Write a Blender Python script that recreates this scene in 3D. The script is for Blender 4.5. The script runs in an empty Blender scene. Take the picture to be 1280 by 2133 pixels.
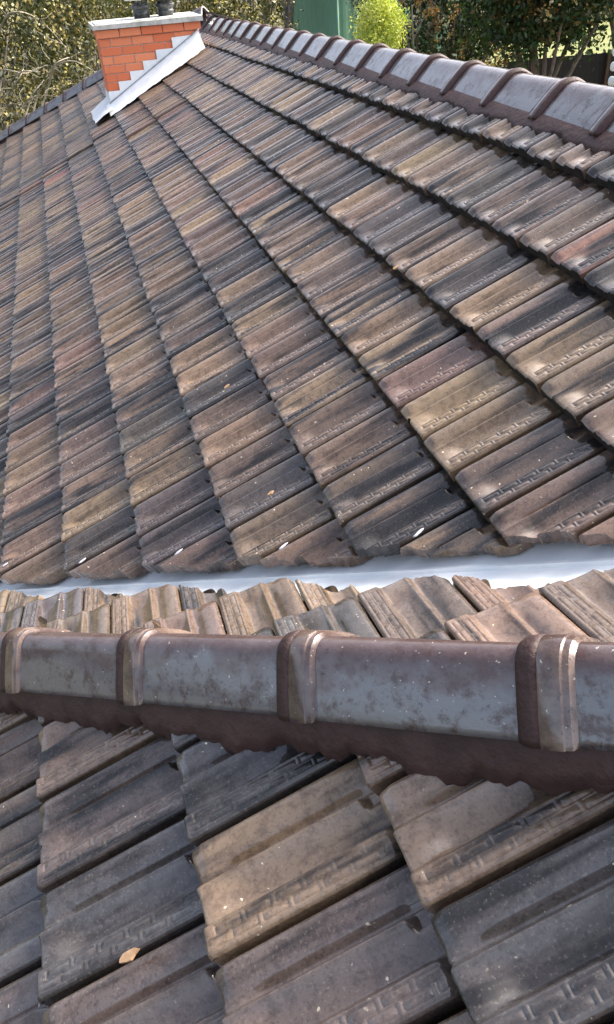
import bpy, math, random
import numpy as np
from mathutils import Matrix, Vector

random.seed(7)
rng = np.random.default_rng(11)
SC = bpy.context.scene
COL = SC.collection
pi = math.pi

# ------------------------------------------------------------------ camera
# F = frame lying on the main roof (x up the slope in plan, y along the courses); world = TILT @ F
TH = math.radians(5.2)
TILT = Matrix.Rotation(-TH, 3, 'Y')
CR = Matrix(((0.94744785, -0.28206249, -0.15094146), (0, 0, 0), (0.13348927, 0.77735609, -0.61473419)))
CR[1] = CR[2].cross(CR[0])            # image-down axis
CAM_F = Vector((-1.96736602, -2.01442797, 0.72608511))
FPX = 1581.62
rw = [TILT @ CR[i] for i in range(3)]
cam_data = bpy.data.cameras.new('camera')
cam = bpy.data.objects.new('camera', cam_data)
COL.objects.link(cam)
cam.matrix_world = Matrix(((rw[0].x, -rw[1].x, -rw[2].x, 0), (rw[0].y, -rw[1].y, -rw[2].y, 0),
                           (rw[0].z, -rw[1].z, -rw[2].z, 0), (0, 0, 0, 1)))
CAM_W = TILT @ CAM_F
cam.matrix_world.translation = CAM_W
cam_data.sensor_fit = 'VERTICAL'
cam_data.sensor_height = 32.0
cam_data.lens = 32.0 * FPX / 2133.0
cam_data.clip_start = 0.05
cam_data.clip_end = 2000
SC.camera = cam

# ------------------------------------------------------------------ sky, sun, exposure
world = bpy.data.worlds.new('World')
SC.world = world
world.use_nodes = True
wn = world.node_tree
sky = wn.nodes.new('ShaderNodeTexSky')
sky.sky_type = 'NISHITA'
sky.sun_disc = False
SUN_DIR = Vector((0.72, 0.12, 0.66)).normalized()     # towards the sun
sky.sun_elevation = math.asin(SUN_DIR.z)
sky.sun_rotation = math.atan2(SUN_DIR.x, SUN_DIR.y)
sky.air_density = 0.75
sky.dust_density = 6.0
sky.ozone_density = 0.6
bg = wn.nodes['Background']
hs_ = wn.nodes.new('ShaderNodeHueSaturation')          # thin bright cloud: paler than a clear sky
hs_.inputs['Saturation'].default_value = 0.70
wn.links.new(sky.outputs[0], hs_.inputs['Color'])
wn.links.new(hs_.outputs[0], bg.inputs[0])
bg.inputs[1].default_value = 0.15
sun_data = bpy.data.lights.new('sun', 'SUN')
sun_data.energy = 1.7
sun_data.angle = math.radians(16)
sun_data.color = (1.0, 0.94, 0.85)
sun = bpy.data.objects.new('sun', sun_data)
COL.objects.link(sun)
sun.rotation_euler = SUN_DIR.to_track_quat('Z', 'Y').to_euler()
SC.view_settings.view_transform = 'Standard'
SC.view_settings.look = 'None'
SC.view_settings.exposure = 1.72
SC.view_settings.gamma = 1.0
SC.cycles.max_bounces = 5
SC.cycles.diffuse_bounces = 3
SC.cycles.glossy_bounces = 3
SC.cycles.transmission_bounces = 3

# ------------------------------------------------------------------ helpers
def tag(o, label=None, cat=None, group=None, kind=None):
    if label: o['label'] = label
    if cat: o['category'] = cat
    if group: o['group'] = group
    if kind: o['kind'] = kind
    return o

def mesh_from(name, verts, faces, smooth=None):
    mi = None
    if isinstance(smooth, tuple): smooth, mi = smooth
    me = bpy.data.meshes.new(name)
    me.from_pydata([tuple(v) for v in verts], [], faces)
    if smooth is True:
        me.polygons.foreach_set('use_smooth', [True] * len(me.polygons))
    elif smooth is not None and smooth is not False:
        me.polygons.foreach_set('use_smooth', list(smooth))
    if mi is not None:
        me.polygons.foreach_set('material_index', list(mi))
    me.update()
    return me

def obj(name, me, mat=None, parent=None):
    o = bpy.data.objects.new(name, me)
    COL.objects.link(o)
    if mat is not None and me is not None and len(me.materials) == 0:
        me.materials.append(mat)
    if parent is not None:
        o.parent = parent
        if parent.type == 'EMPTY':
            o.matrix_parent_inverse = parent.matrix_world.inverted()
    return o

def empty(name, loc):
    o = bpy.data.objects.new(name, None)
    COL.objects.link(o)
    o.location = loc
    o.matrix_world = Matrix.Translation(loc)
    o.empty_display_size = 0.3
    return o

def W(p):
    return TILT @ Vector(p)

class MB:
    """collects simple shapes into one mesh"""
    def __init__(self):
        self.v, self.f, self.s = [], [], []
    def add(self, verts, faces, smooth=False):
        n = len(self.v)
        self.v += [tuple(x) for x in verts]
        self.f += [tuple(i + n for i in q) for q in faces]
        self.s += [smooth] * len(faces)
    def box(self, c, s, mat=None, j=0.0):
        cx, cy, cz = c
        hx, hy, hz = s[0] / 2, s[1] / 2, s[2] / 2
        vs = []
        for x, y, z in ((-1, -1, -1), (1, -1, -1), (1, 1, -1), (-1, 1, -1), (-1, -1, 1), (1, -1, 1), (1, 1, 1), (-1, 1, 1)):
            v = Vector((x * hx + random.uniform(-j, j), y * hy + random.uniform(-j, j), z * hz + random.uniform(-j, j)))
            if mat: v = mat @ v
            vs.append(v + Vector((cx, cy, cz)))
        self.add(vs, [(0, 3, 2, 1), (4, 5, 6, 7), (0, 1, 5, 4), (1, 2, 6, 5), (2, 3, 7, 6), (3, 0, 4, 7)])
    def tube(self, pts, radii, n=6, cap=True):
        pts = [Vector(p) for p in pts]
        vs = []
        for i, p in enumerate(pts):
            d = (pts[min(i + 1, len(pts) - 1)] - pts[max(i - 1, 0)]).normalized()
            a = d.orthogonal().normalized()
            b = d.cross(a)
            for k in range(n):
                t = 2 * pi * k / n
                vs.append(p + (a * math.cos(t) + b * math.sin(t)) * radii[i])
        fs = []
        for i in range(len(pts) - 1):
            for k in range(n):
                fs.append((i * n + k, i * n + (k + 1) % n, (i + 1) * n + (k + 1) % n, (i + 1) * n + k))
        if cap:
            fs.append(tuple(range(n - 1, -1, -1)))
            fs.append(tuple((len(pts) - 1) * n + k for k in range(n)))
        self.add(vs, fs, True)
    def lathe(self, c, prof, n=28):
        vs, fs = [], []
        for r, z in prof:
            for k in range(n):
                t = 2 * pi * k / n
                vs.append((c[0] + r * math.cos(t), c[1] + r * math.sin(t), c[2] + z))
        for i in range(len(prof) - 1):
            for k in range(n):
                fs.append((i * n + k, i * n + (k + 1) % n, (i + 1) * n + (k + 1) % n, (i + 1) * n + k))
        self.add(vs, fs, True)
    def build(self, name, mat, parent=None):
        return obj(name, mesh_from(name, self.v, self.f, self.s), mat, parent)

# ------------------------------------------------------------------ materials
def new_mat(name):
    m = bpy.data.materials.new(name)
    m.use_nodes = True
    nt = m.node_tree
    return m, nt, nt.nodes['Principled BSDF']

def N(nt, typ, **kw):
    n = nt.nodes.new(typ)
    for k, v in kw.items():
        if k.startswith('i_'):
            n.inputs[k[2:].replace('_', ' ')].default_value = v
        else:
            setattr(n, k, v)
    return n

def mixc(nt, fac, a, b, mode='MIX'):
    n = nt.nodes.new('ShaderNodeMix')
    n.data_type = 'RGBA'
    n.blend_type = mode
    for sock, val in ((n.inputs[0], fac), (n.inputs[6], a), (n.inputs[7], b)):
        if hasattr(val, 'is_linked') or hasattr(val, 'links'):
            nt.links.new(val, sock)
        elif isinstance(val, (int, float)):
            sock.default_value = val
        else:
            sock.default_value = tuple(val) + ((1,) if len(val) == 3 else ())
    return n.outputs[2]

def math_n(nt, op, a, b=0.0, clamp=False):
    n = nt.nodes.new('ShaderNodeMath')
    n.operation = op
    n.use_clamp = clamp
    for sock, val in ((n.inputs[0], a), (n.inputs[1], b)):
        if hasattr(val, 'links'):
            nt.links.new(val, sock)
        else:
            sock.default_value = val
    return n.outputs[0]

def maprange(nt, v, a, b, c=0.0, d=1.0, smooth=True):
    n = nt.nodes.new('ShaderNodeMapRange')
    n.interpolation_type = 'SMOOTHSTEP' if smooth else 'LINEAR'
    nt.links.new(v, n.inputs[0])
    for i, x in enumerate((a, b, c, d)):
        n.inputs[i + 1].default_value = x
    return n.outputs[0]

def noise(nt, vec, scale, detail=4.0, rough=0.55, w=None, dim='3D'):
    n = nt.nodes.new('ShaderNodeTexNoise')
    n.noise_dimensions = '4D' if w is not None else dim
    if vec is not None: nt.links.new(vec, n.inputs['Vector'])
    if w is not None:
        if hasattr(w, 'links'): nt.links.new(w, n.inputs['W'])
        else: n.inputs['W'].default_value = w
    n.inputs['Scale'].default_value = scale
    n.inputs['Detail'].default_value = detail
    n.inputs['Roughness'].default_value = rough
    return n.outputs[0]

def scalev(nt, vec, s):
    n = nt.nodes.new('ShaderNodeMapping')
    n.inputs['Scale'].default_value = s
    nt.links.new(vec, n.inputs['Vector'])
    return n.outputs[0]

def bump(nt, bsdf, h, strength, dist):
    n = nt.nodes.new('ShaderNodeBump')
    n.inputs['Strength'].default_value = strength
    n.inputs['Distance'].default_value = dist
    nt.links.new(h, n.inputs['Height'])
    nt.links.new(n.outputs[0], bsdf.inputs['Normal'])

def noisy_mat(name, c1, c2, scale, rough=0.8, bstr=0.3, bdist=0.01, detail=5.0, spec=0.4, metal=0.0, coord='Object'):
    m, nt, bs = new_mat(name)
    tc = N(nt, 'ShaderNodeTexCoord')
    v = tc.outputs[coord]
    n1 = noise(nt, v, scale, detail, 0.62)
    base = mixc(nt, maprange(nt, n1, 0.32, 0.68), c1, c2)
    nt.links.new(base, bs.inputs['Base Color'])
    bs.inputs['Roughness'].default_value = rough
    bs.inputs['Specular IOR Level'].default_value = spec
    bs.inputs['Metallic'].default_value = metal
    if bstr: bump(nt, bs, noise(nt, v, scale * 3, 4.0, 0.6), bstr, bdist)
    return m

def tile_material(name, joined):
    m, nt, bs = new_mat(name)
    tc = N(nt, 'ShaderNodeTexCoord')
    if joined:
        at = N(nt, 'ShaderNodeAttribute', attribute_name='tone')
        c1, alpha = at.outputs['Color'], at.outputs['Alpha']
        vec = N(nt, 'ShaderNodeAttribute', attribute_name='local').outputs['Vector']
    else:
        oi = N(nt, 'ShaderNodeObjectInfo')
        c1, alpha = oi.outputs['Color'], oi.outputs['Alpha']
        add = N(nt, 'ShaderNodeVectorMath', operation='ADD')
        cmb = N(nt, 'ShaderNodeCombineXYZ')
        nt.links.new(math_n(nt, 'MULTIPLY', oi.outputs['Random'], 37.0), cmb.inputs[0])
        nt.links.new(math_n(nt, 'MULTIPLY', oi.outputs['Random'], 91.0), cmb.inputs[1])
        nt.links.new(tc.outputs['Object'], add.inputs[0])
        nt.links.new(cmb.outputs[0], add.inputs[1])
        vec = add.outputs[0]
    # kiln-flashed patches: slate over the body colour, in shapes drawn out along the tile
    n1 = noise(nt, scalev(nt, vec, (0.28, 3.0, 1.0)), 7.0, 3.0, 0.6)
    thr = math_n(nt, 'SUBTRACT', n1, math_n(nt, 'MULTIPLY', alpha, 0.30))
    f1 = maprange(nt, thr, 0.20, 0.42)
    dark = mixc(nt, maprange(nt, n1, 0.35, 0.65), (0.026, 0.024, 0.024), (0.074, 0.055, 0.045))
    base = mixc(nt, f1, dark, c1)
    n2 = noise(nt, vec, 42.0, 4.0, 0.72)
    base = mixc(nt, maprange(nt, n2, 0.34, 0.56), mixc(nt, 1.0, base, (0.62, 0.59, 0.57), 'MULTIPLY'), base)
    n3 = noise(nt, vec, 190.0, 2.0, 0.6)
    base = mixc(nt, maprange(nt, n3, 0.57, 0.67, 0, 0.55), base, mixc(nt, 1.0, base, (0.38, 0.36, 0.36), 'MULTIPLY'))
    base = mixc(nt, maprange(nt, n3, 0.40, 0.31, 0, 0.35), base, mixc(nt, 0.45, base, (0.42, 0.36, 0.29)))
    # sparse cream crumbs and lichen
    nl = noise(nt, vec, 85.0, 1.0, 0.4)
    spot = math_n(nt, 'MULTIPLY', maprange(nt, nl, 0.745, 0.77), maprange(nt, n1, 0.50, 0.60))
    base = mixc(nt, spot, base, (0.60, 0.53, 0.40))
    nt.links.new(base, bs.inputs['Base Color'])
    nt.links.new(maprange(nt, n2, 0.30, 0.66, 0.46, 0.26), bs.inputs['Roughness'])
    bs.inputs['Specular IOR Level'].default_value = 0.15
    nt.links.new(maprange(nt, n1, 0.34, 0.58, 0.45, 1.0), bs.inputs['Coat Weight'])
    bs.inputs['Coat Roughness'].default_value = 0.07
    bs.inputs['Coat IOR'].default_value = 1.68
    bump(nt, bs, math_n(nt, 'ADD', n2, math_n(nt, 'MULTIPLY', n3, 0.3)), 0.14, 0.004)
    return m

M_NOSE = noisy_mat('dark tile nose', (0.007, 0.007, 0.007), (0.030, 0.024, 0.019), 26.0, 0.7, 0.4, 0.004)  # near-black colour for the front faces of the tiles
M_TILE = tile_material('glazed terracotta', False)
M_TILE_J = tile_material('glazed terracotta far', True)

def cap_material(name, c1, c2, bloom):
    """brown glaze with dark pits; bloom = pale weathering washed over the lower part of each face"""
    m, nt, bs = new_mat(name)
    tc = N(nt, 'ShaderNodeTexCoord')
    oi = N(nt, 'ShaderNodeObjectInfo')
    add = N(nt, 'ShaderNodeVectorMath', operation='ADD')
    cmb = N(nt, 'ShaderNodeCombineXYZ')
    nt.links.new(math_n(nt, 'MULTIPLY', oi.outputs['Random'], 37.0), cmb.inputs[0])
    nt.links.new(math_n(nt, 'MULTIPLY', oi.outputs['Random'], 91.0), cmb.inputs[1])
    nt.links.new(tc.outputs['Object'], add.inputs[0]); nt.links.new(cmb.outputs[0], add.inputs[1])
    v = add.outputs[0]
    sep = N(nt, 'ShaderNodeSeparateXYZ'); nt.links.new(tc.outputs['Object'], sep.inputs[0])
    n1 = noise(nt, v, 8.0, 5.0, 0.65)
    base = mixc(nt, maprange(nt, n1, 0.40, 0.60), c1, c2)
    n2 = noise(nt, v, 70.0, 4.0, 0.75)
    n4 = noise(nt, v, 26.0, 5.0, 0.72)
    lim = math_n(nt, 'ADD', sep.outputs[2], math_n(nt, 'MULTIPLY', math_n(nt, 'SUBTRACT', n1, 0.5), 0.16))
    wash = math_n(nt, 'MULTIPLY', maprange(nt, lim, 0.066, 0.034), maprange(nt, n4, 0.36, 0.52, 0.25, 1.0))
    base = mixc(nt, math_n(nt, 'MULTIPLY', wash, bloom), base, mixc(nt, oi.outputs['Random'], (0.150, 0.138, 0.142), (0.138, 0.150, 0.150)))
    base = mixc(nt, maprange(nt, n2, 0.60, 0.68, 0, 0.85), base, (0.028, 0.022, 0.021))
    n5 = noise(nt, v, 120.0, 2.0, 0.5)
    base = mixc(nt, maprange(nt, n5, 0.71, 0.75), base, (0.45, 0.40, 0.33))
    nt.links.new(base, bs.inputs['Base Color'])
    nt.links.new(maprange(nt, n4, 0.3, 0.7, 0.25, 0.50), bs.inputs['Roughness'])
    bs.inputs['Specular IOR Level'].default_value = 0.3
    nt.links.new(maprange(nt, n4, 0.34, 0.56, 0.35, 1.0), bs.inputs['Coat Weight'])
    bs.inputs['Coat Roughness'].default_value = 0.08
    bs.inputs['Coat IOR'].default_value = 1.65
    bump(nt, bs, math_n(nt, 'ADD', n2, math_n(nt, 'MULTIPLY', n4, 1.5)), 0.25, 0.005)
    return m

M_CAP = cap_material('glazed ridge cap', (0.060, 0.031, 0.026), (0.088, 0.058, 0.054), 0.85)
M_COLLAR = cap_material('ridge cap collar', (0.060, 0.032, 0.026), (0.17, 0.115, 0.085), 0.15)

M_MORTAR = noisy_mat('brown flexible pointing', (0.036, 0.017, 0.015), (0.064, 0.031, 0.027), 14.0, 0.6, 0.6, 0.010, detail=8.0)
M_UNDER = noisy_mat('roof underlay', (0.018, 0.017, 0.017), (0.03, 0.028, 0.027), 5.0, 0.9, 0)
M_BACKTILE = noisy_mat('weathered tile slope', (0.06, 0.05, 0.05), (0.16, 0.11, 0.08), 4.0, 0.5, 0.3)
M_GUTTER = noisy_mat('white valley steel', (0.74, 0.80, 0.83), (0.89, 0.92, 0.93), 4.0, 0.28, 0.05, 0.004, spec=0.5)
M_BRICKMORTAR = noisy_mat('brick mortar', (0.42, 0.36, 0.30), (0.55, 0.48, 0.40), 40.0, 0.95, 0.4, 0.004)
M_FLASH = noisy_mat('white lead flashing', (0.74, 0.78, 0.80), (0.88, 0.90, 0.91), 6.0, 0.42, 0.25, 0.006)
M_COPING = noisy_mat('cement coping', (0.36, 0.36, 0.33), (0.62, 0.62, 0.58), 9.0, 0.85, 0.4, 0.006)
M_FLUE = noisy_mat('weathered galvanised flue', (0.045, 0.048, 0.05), (0.13, 0.135, 0.14), 14.0, 0.45, 0.2, 0.004, metal=0.5)
M_LEAD = noisy_mat('grey lead edge', (0.22, 0.24, 0.26), (0.36, 0.38, 0.40), 12.0, 0.5, 0.1)
M_COWL = noisy_mat('pale cowl lid', (0.55, 0.55, 0.50), (0.70, 0.70, 0.66), 10.0, 0.5, 0.1, 0.003)
M_PLASTIC = noisy_mat('lavender plastic', (0.26, 0.26, 0.32), (0.46, 0.46, 0.54), 90.0, 0.35, 0.3, 0.004)
M_WALL = noisy_mat('house brick wall', (0.24, 0.11, 0.07), (0.34, 0.16, 0.10), 8.0, 0.9, 0.3)

def brick_material():
    m, nt, bs = new_mat('orange brick')
    tc = N(nt, 'ShaderNodeTexCoord')
    oi = N(nt, 'ShaderNodeObjectInfo')
    v = tc.outputs['Object']
    base = mixc(nt, oi.outputs['Random'], (0.68, 0.170, 0.070), (0.80, 0.27, 0.130))
    n1 = noise(nt, v, 45.0, 5.0, 0.65)
    base = mixc(nt, maprange(nt, n1, 0.55, 0.75, 0, 0.5), base, (0.36, 0.07, 0.035))
    nt.links.new(base, bs.inputs['Base Color'])
    bs.inputs['Roughness'].default_value = 0.8
    bump(nt, bs, n1, 0.3, 0.004)
    return m
M_BRICK = brick_material()

# ------------------------------------------------------------------ the roof frame
GA = 0.3468326
P = 0.4153128                        # slope of the main roof in F
TP, CP, SP = math.tan(P), math.cos(P), math.sin(P)
WT = 0.203
CO = (4.29360898, 3.63957266, 0.40246028)
ZC = CO[2] / CP                      # plane C: z = TP*x + ZC
BX, BK = 0.0366, -0.792              # plane B: z = BX*x - TP*y + BK
GROUND = -4.8
UA, VA, NA = Vector((CP, 0, SP)), Vector((0, 1, 0)), Vector((-SP, 0, CP))
UB = Vector((0, -CP, SP))
VB = Vector((1, 0, BX)).normalized()
NB = UB.cross(VB).normalized()

def pix(Xf):
    d = Vector(Xf) - CAM_F
    z = CR[2].dot(d)
    return (FPX * CR[0].dot(d) / z + 640, FPX * CR[1].dot(d) / z + 1066.5, z)

# ------------------------------------------------------------------ roof tile shape
KA = [0, .010, .026, .050, .09, .15, .21, .265, .310, .338, .362, .386, .404, .422, .445, .50, .56, .63, .685, .712, .733, .752, .770, .965, .985, 1.0]
KZ = [-.036, -.018, -.0085, -.0030, 0.0, -.0018, -.0065, -.0140, -.0262, -.0295, -.0225, -.0075, -.0025, -.0030, -.0095, -.0195, -.0275, -.0315, -.0325, -.0265, -.0100, -.0022, 0.0, 0.0, -.0025, -.0100]
def sstep(x, a, b):
    t = np.clip((x - a) / (b - a), 0, 1)
    return t * t * (3 - 2 * t)
RAILS = (.795, .868, .940)
def tile_height(a, l, g, fine):
    z = np.interp(a, KA, KZ)
    # nose: thumb-like end of the first roll, flared end of the rib
    z = np.where(a < .34, z - .009 * sstep(l, .030, 0.0) * sstep(a, .36, .20), z)
    fl = sstep(l, .085, .018) * .80
    w2 = sstep(a, .40, .46) * sstep(a, .76, .70)
    z = z * (1 - fl * w2) + (-.006) * fl * w2
    w1 = sstep(a, .24, .31) * sstep(a, .42, .38)
    z = z * (1 - fl * w1 * .7) + (-.009) * fl * w1 * .7
    z = z - .005 * np.clip(1 - l / .007, 0, 1) ** 2
    # head: the rib stops short of the tile above, the decorated strip ends square
    wr = sstep(a, .345, .375) * sstep(a, .50, .46)
    hr = sstep(l, g * .885, g * .93) * wr
    z = z * (1 - hr) + (-.0265) * hr
    ws = sstep(a, .715, .75)
    hs = sstep(l, g * .965, g * .985) * ws
    z = z - .010 * hs
    if fine:
        gro = np.zeros_like(z)
        inl = (l > .016) & (l < g * .95)
        for k, (a0, a1) in enumerate(((.788, .858), (.878, .945))):
            ph = ((l - .018 - k * .027) / .054) % 1.0
            lo_, hi_ = .09, .91
            ina, inn = (a > a0 - .008) & (a < a1 + .008), (ph > lo_ - .05) & (ph < hi_ + .05)
            for c_ in (a0, a1): gro = np.maximum(gro, sstep(np.abs(a - c_), .012, .004) * inn)
            for c_ in (lo_, hi_): gro = np.maximum(gro, sstep(np.abs(ph - c_) * .054, .0036, .0012) * ina)
        z = z - .0022 * gro * inl
    return z - .050 * l / g

def samples(lod):
    if lod == 0:
        A = [0, .006, .012, .020, .032, .05, .08, .12, .17, .22, .26, .29, .312, .328, .345, .360, .374, .388, .40, .415, .43, .445, .465, .50, .54, .58, .62, .66, .69, .715, .735, .752, .77]
        for r in (.788, .858, .878, .945): A += [r - .011, r - .004, r + .004]
        A += [.80, .823, .90, .923, .957, .970, .985, 1.0]
        L = [0, .002, .005, .009, .014, .020, .036, .060, .085]
        for k in range(6):
            for h in (0, .5):
                for e_ in (.09, .91):
                    c = .018 + (k + h + e_) * .054
                    if c < .33: L += [c - .0030, c - .0010, c + .0010, c + .0030]
        L += [.306, .318, .325, .334, .341, .36, .40]
    elif lod == 1:
        A = [0, .010, .026, .05, .10, .17, .24, .31, .338, .37, .395, .42, .46, .52, .58, .64, .69, .715, .74, .77, .85, .965, .985, 1.0]
        L = [0, .004, .010, .020, .045, .085, .18, .30, .318, .33, .345, .40]
    else:
        A = [0, .026, .08, .20, .33, .39, .42, .50, .68, .745, .77, .97, 1.0]
        L = [0, .008, .03, .085, .30, .325, .36]
    return np.array(sorted(set(A))), np.array(sorted(set(x for x in L if x >= 0)))

def tile_arrays(lod, g=GA, lo=None, hi=None, w=WT, dep=1.0):
    """verts, faces, smooth flags in tile space: x up the slope from the nose, y across (left positive), z out of the roof"""
    A, L = samples(lod)
    L = L * (g / GA)
    wt = w - (.0075 if dep == 1.0 else .0015)
    na, nl = len(A), len(L)
    aa, ll = np.meshgrid(A, L, indexing='ij')
    if lo is not None or hi is not None:
        los = np.array([lo(a) if lo else -1.0 for a in A])
        his = np.array([hi(a) if hi else 9.0 for a in A])
        los = np.clip(los, 0, L[-1]); his = np.clip(his, 0, L[-1])
        his = np.maximum(his, los)
        ll = np.clip(ll, los[:, None], his[:, None])
    z = tile_height(aa, ll, g, lod == 0)
    z = (z + .050 * ll / g) * dep - .050 * ll / g
    yy = wt / 2 - aa * wt
    bot = np.minimum(-.047 - .050 * ll / g, z - .013)
    top = np.stack([ll, yy, z], -1).reshape(-1, 3)
    idx = lambda i, j: i * nl + j
    verts = [tuple(v) for v in top]
    faces, sm = [], []
    for i in range(na - 1):
        for j in range(nl - 1):
            if ll[i, j + 1] - ll[i, j] < 1e-6 and ll[i + 1, j + 1] - ll[i + 1, j] < 1e-6:
                continue
            faces.append((idx(i, j), idx(i + 1, j), idx(i + 1, j + 1), idx(i, j + 1))); sm.append(True)
    def skirt(ring):
        n = len(verts)
        for (i, j) in ring:
            verts.append((ll[i, j], yy[i, j], z[i, j]))
            verts.append((ll[i, j], yy[i, j], bot[i, j]))
        for k in range(len(ring) - 1):
            faces.append((n + 2 * k, n + 2 * k + 1, n + 2 * k + 3, n + 2 * k + 2)); sm.append(False)
    n0 = len(faces)
    skirt([(i, 0) for i in range(na)])
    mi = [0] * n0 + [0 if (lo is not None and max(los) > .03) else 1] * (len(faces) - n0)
    step = 1 if (lo or hi) else 1
    js = list(range(0, nl, 4)) + [nl - 1] if lod == 0 and not (lo or hi) else list(range(nl))
    skirt([(na - 1, j) for j in js])
    skirt([(0, j) for j in reversed(js)])
    if hi is not None:
        skirt([(i, nl - 1) for i in reversed(range(na))])
    mi += [0] * (len(faces) - len(mi))
    return np.array(verts), faces, (sm, mi)

TEMPL = {}
def tile_template(lod, g, dep=1.0):
    key = (lod, round(g, 3), dep)
    if key not in TEMPL:
        v, f, s = tile_arrays(lod, g, dep=dep)
        me = mesh_from('roof_tile', v, f, s)
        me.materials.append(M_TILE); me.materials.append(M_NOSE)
        TEMPL[key] = me
    return TEMPL[key]

PALETTE = [((.225, .155, .096), 16), ((.192, .131, .084), 30), ((.156, .105, .071), 32), ((.124, .085, .063), 22),
           ((.080, .064, .055), 10), ((.170, .102, .075), 7), ((.230, .108, .072), 1.2)]
PW = np.array([w for _, w in PALETTE], float); PW /= PW.sum()
def tone(darker=0.0):
    c = PALETTE[rng.choice(len(PALETTE), p=PW)][0]
    if rng.random() < darker: c = PALETTE[rng.choice([3, 4, 4])][0]
    k = rng.uniform(.86, 1.12)
    return (c[0] * k, c[1] * k * rng.uniform(.95, 1.05), c[2] * k * rng.uniform(.93, 1.08), float(rng.random()) ** 1.6)

def basis(U, V, Nn, pos):
    m = Matrix((U, V, Nn)).transposed().to_4x4()
    m.translation = pos
    return TILT.to_4x4() @ m

def edge_noise(seed):
    r = np.random.default_rng(seed)
    ph, fr, am = r.uniform(0, 6.28, 5), np.array([9, 21, 43, 77, 140.]), np.array([.006, .005, .0035, .0025, .002])
    return lambda a: float((am * np.sin(fr * a + ph)).sum())

def chip(seed):
    """small breaks along the lower edge of a tile"""
    r = np.random.default_rng(seed)
    c = [(r.choice([r.uniform(.0, .08), r.uniform(.3, .8), r.uniform(.93, 1.0)]), r.uniform(.02, .06), r.uniform(.004, .014)) for _ in range(r.integers(1, 3))]
    ph = r.uniform(0, 6.28)
    return lambda a: max(0.0, max(d * (1 - abs(a - c0) / w) for c0, w, d in c)) + .0008 * (1 + math.sin(a * 60 + ph))

# ------------------------------------------------------------------ house: thing and its large parts
house = empty('house', (-2.5, 4.0, GROUND))
tag(house, 'house with brown glazed terracotta tiled roof and orange brick chimney', 'house')

def slab(name, polys, mat, parent):
    """closed thin sheet pieces given as lists of F points, hanging 2 cm below them"""
    mb = MB()
    for pts in polys:
        top = [W(p) for p in pts]
        b = [W((p[0], p[1], p[2] - .02)) for p in pts]
        n = len(pts)
        fs = [tuple(range(n)), tuple(range(2 * n - 1, n - 1, -1))]
        fs += [(i, (i + 1) % n, n + (i + 1) % n, n + i)[::-1] for i in range(n)]
        mb.add(top + b, fs)
    return mb.build(name, mat, parent)

def zA(x, n=0.0): return TP * x + n / CP
def zC(x, n=0.0): return TP * x + ZC + n / CP
def zB(x, y, n=0.0): return BX * x - TP * y + BK + n / CP
EAVE = -4.9
def val_y(x): return -1.821 - .88 * x              # tile cut edge of the main slope
def hipA_y(x): return 9.53 - .93 * x
def hip_y(x): return -2.924 + .083 * (x + 1.57) - x      # hip between wing slopes
def cutB_y(x): return -2.35 + .085 * (x + 1.6) - x

u_n = -.16
main_roof = slab('main_roof', [
    [(-.03, val_y(-.03) + .05, zA(-.03, u_n)), (-.03, 9.5, zA(-.03, u_n)), (EAVE, hipA_y(EAVE), zA(EAVE, u_n)), (EAVE, val_y(EAVE) + .05, zA(EAVE, u_n))]], M_UNDER, house)
main_roof['label'] = 'main slope of overlapping brown and tan glazed tiles'
wing_roof = slab('wing_roof', [
    [(-4.6, hip_y(-4.6), zC(-4.6, u_n)), (-.6, hip_y(-.6), zC(-.6, u_n)), (.4, -5.2, zC(.4, u_n)), (-4.6, -5.2, zC(-4.6, u_n))],
    [(-4.6, hip_y(-4.6) + .03, zB(-4.6, hip_y(-4.6), -.106)), (-4.6, cutB_y(-4.6), zB(-4.6, cutB_y(-4.6), -.106)), (-.6, cutB_y(-.6), zB(-.6, cutB_y(-.6), -.106)), (-.6, hip_y(-.6) + .03, zB(-.6, hip_y(-.6), -.106))]], M_UNDER, house)
wing_roof['label'] = 'nearer wing slopes with dark tiles on both sides of the hip'
slab('back_slope', [[(.0, -5.2, -.10), (4.6, -5.2, -2.95), (4.6, 13.8, -2.95), (.0, 9.5, -.10)],
                    [(-.03, 9.55, -.12), (4.55, 13.8, -2.95), (EAVE, hipA_y(EAVE) + .05, zA(EAVE, -.1))]], M_BACKTILE, house)
mbw = MB()
mbw.box((-.1, 4.0, GROUND + 1.15), (8.0, 17.5, 2.3))
mbw.box((-2.6, -3.6, GROUND + 1.15), (3.0, 3.0, 2.28))
mbw.build('wall', M_WALL, house)

# ------------------------------------------------------------------ place the tiles
singles, joined = [], []

def warp(u, y):
    yy = max(y, 0.0)
    return u + .10 * min((yy / 8.0) ** 1.4, 1.3) * max(0.0, min(1.0, (5.5 - u) / 4.5))

def sag(u, y):
    return -.0180 * max(y - .6, 0.0) * max(0.0, min(1.0, (6.2 - u) / 5.4))

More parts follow.
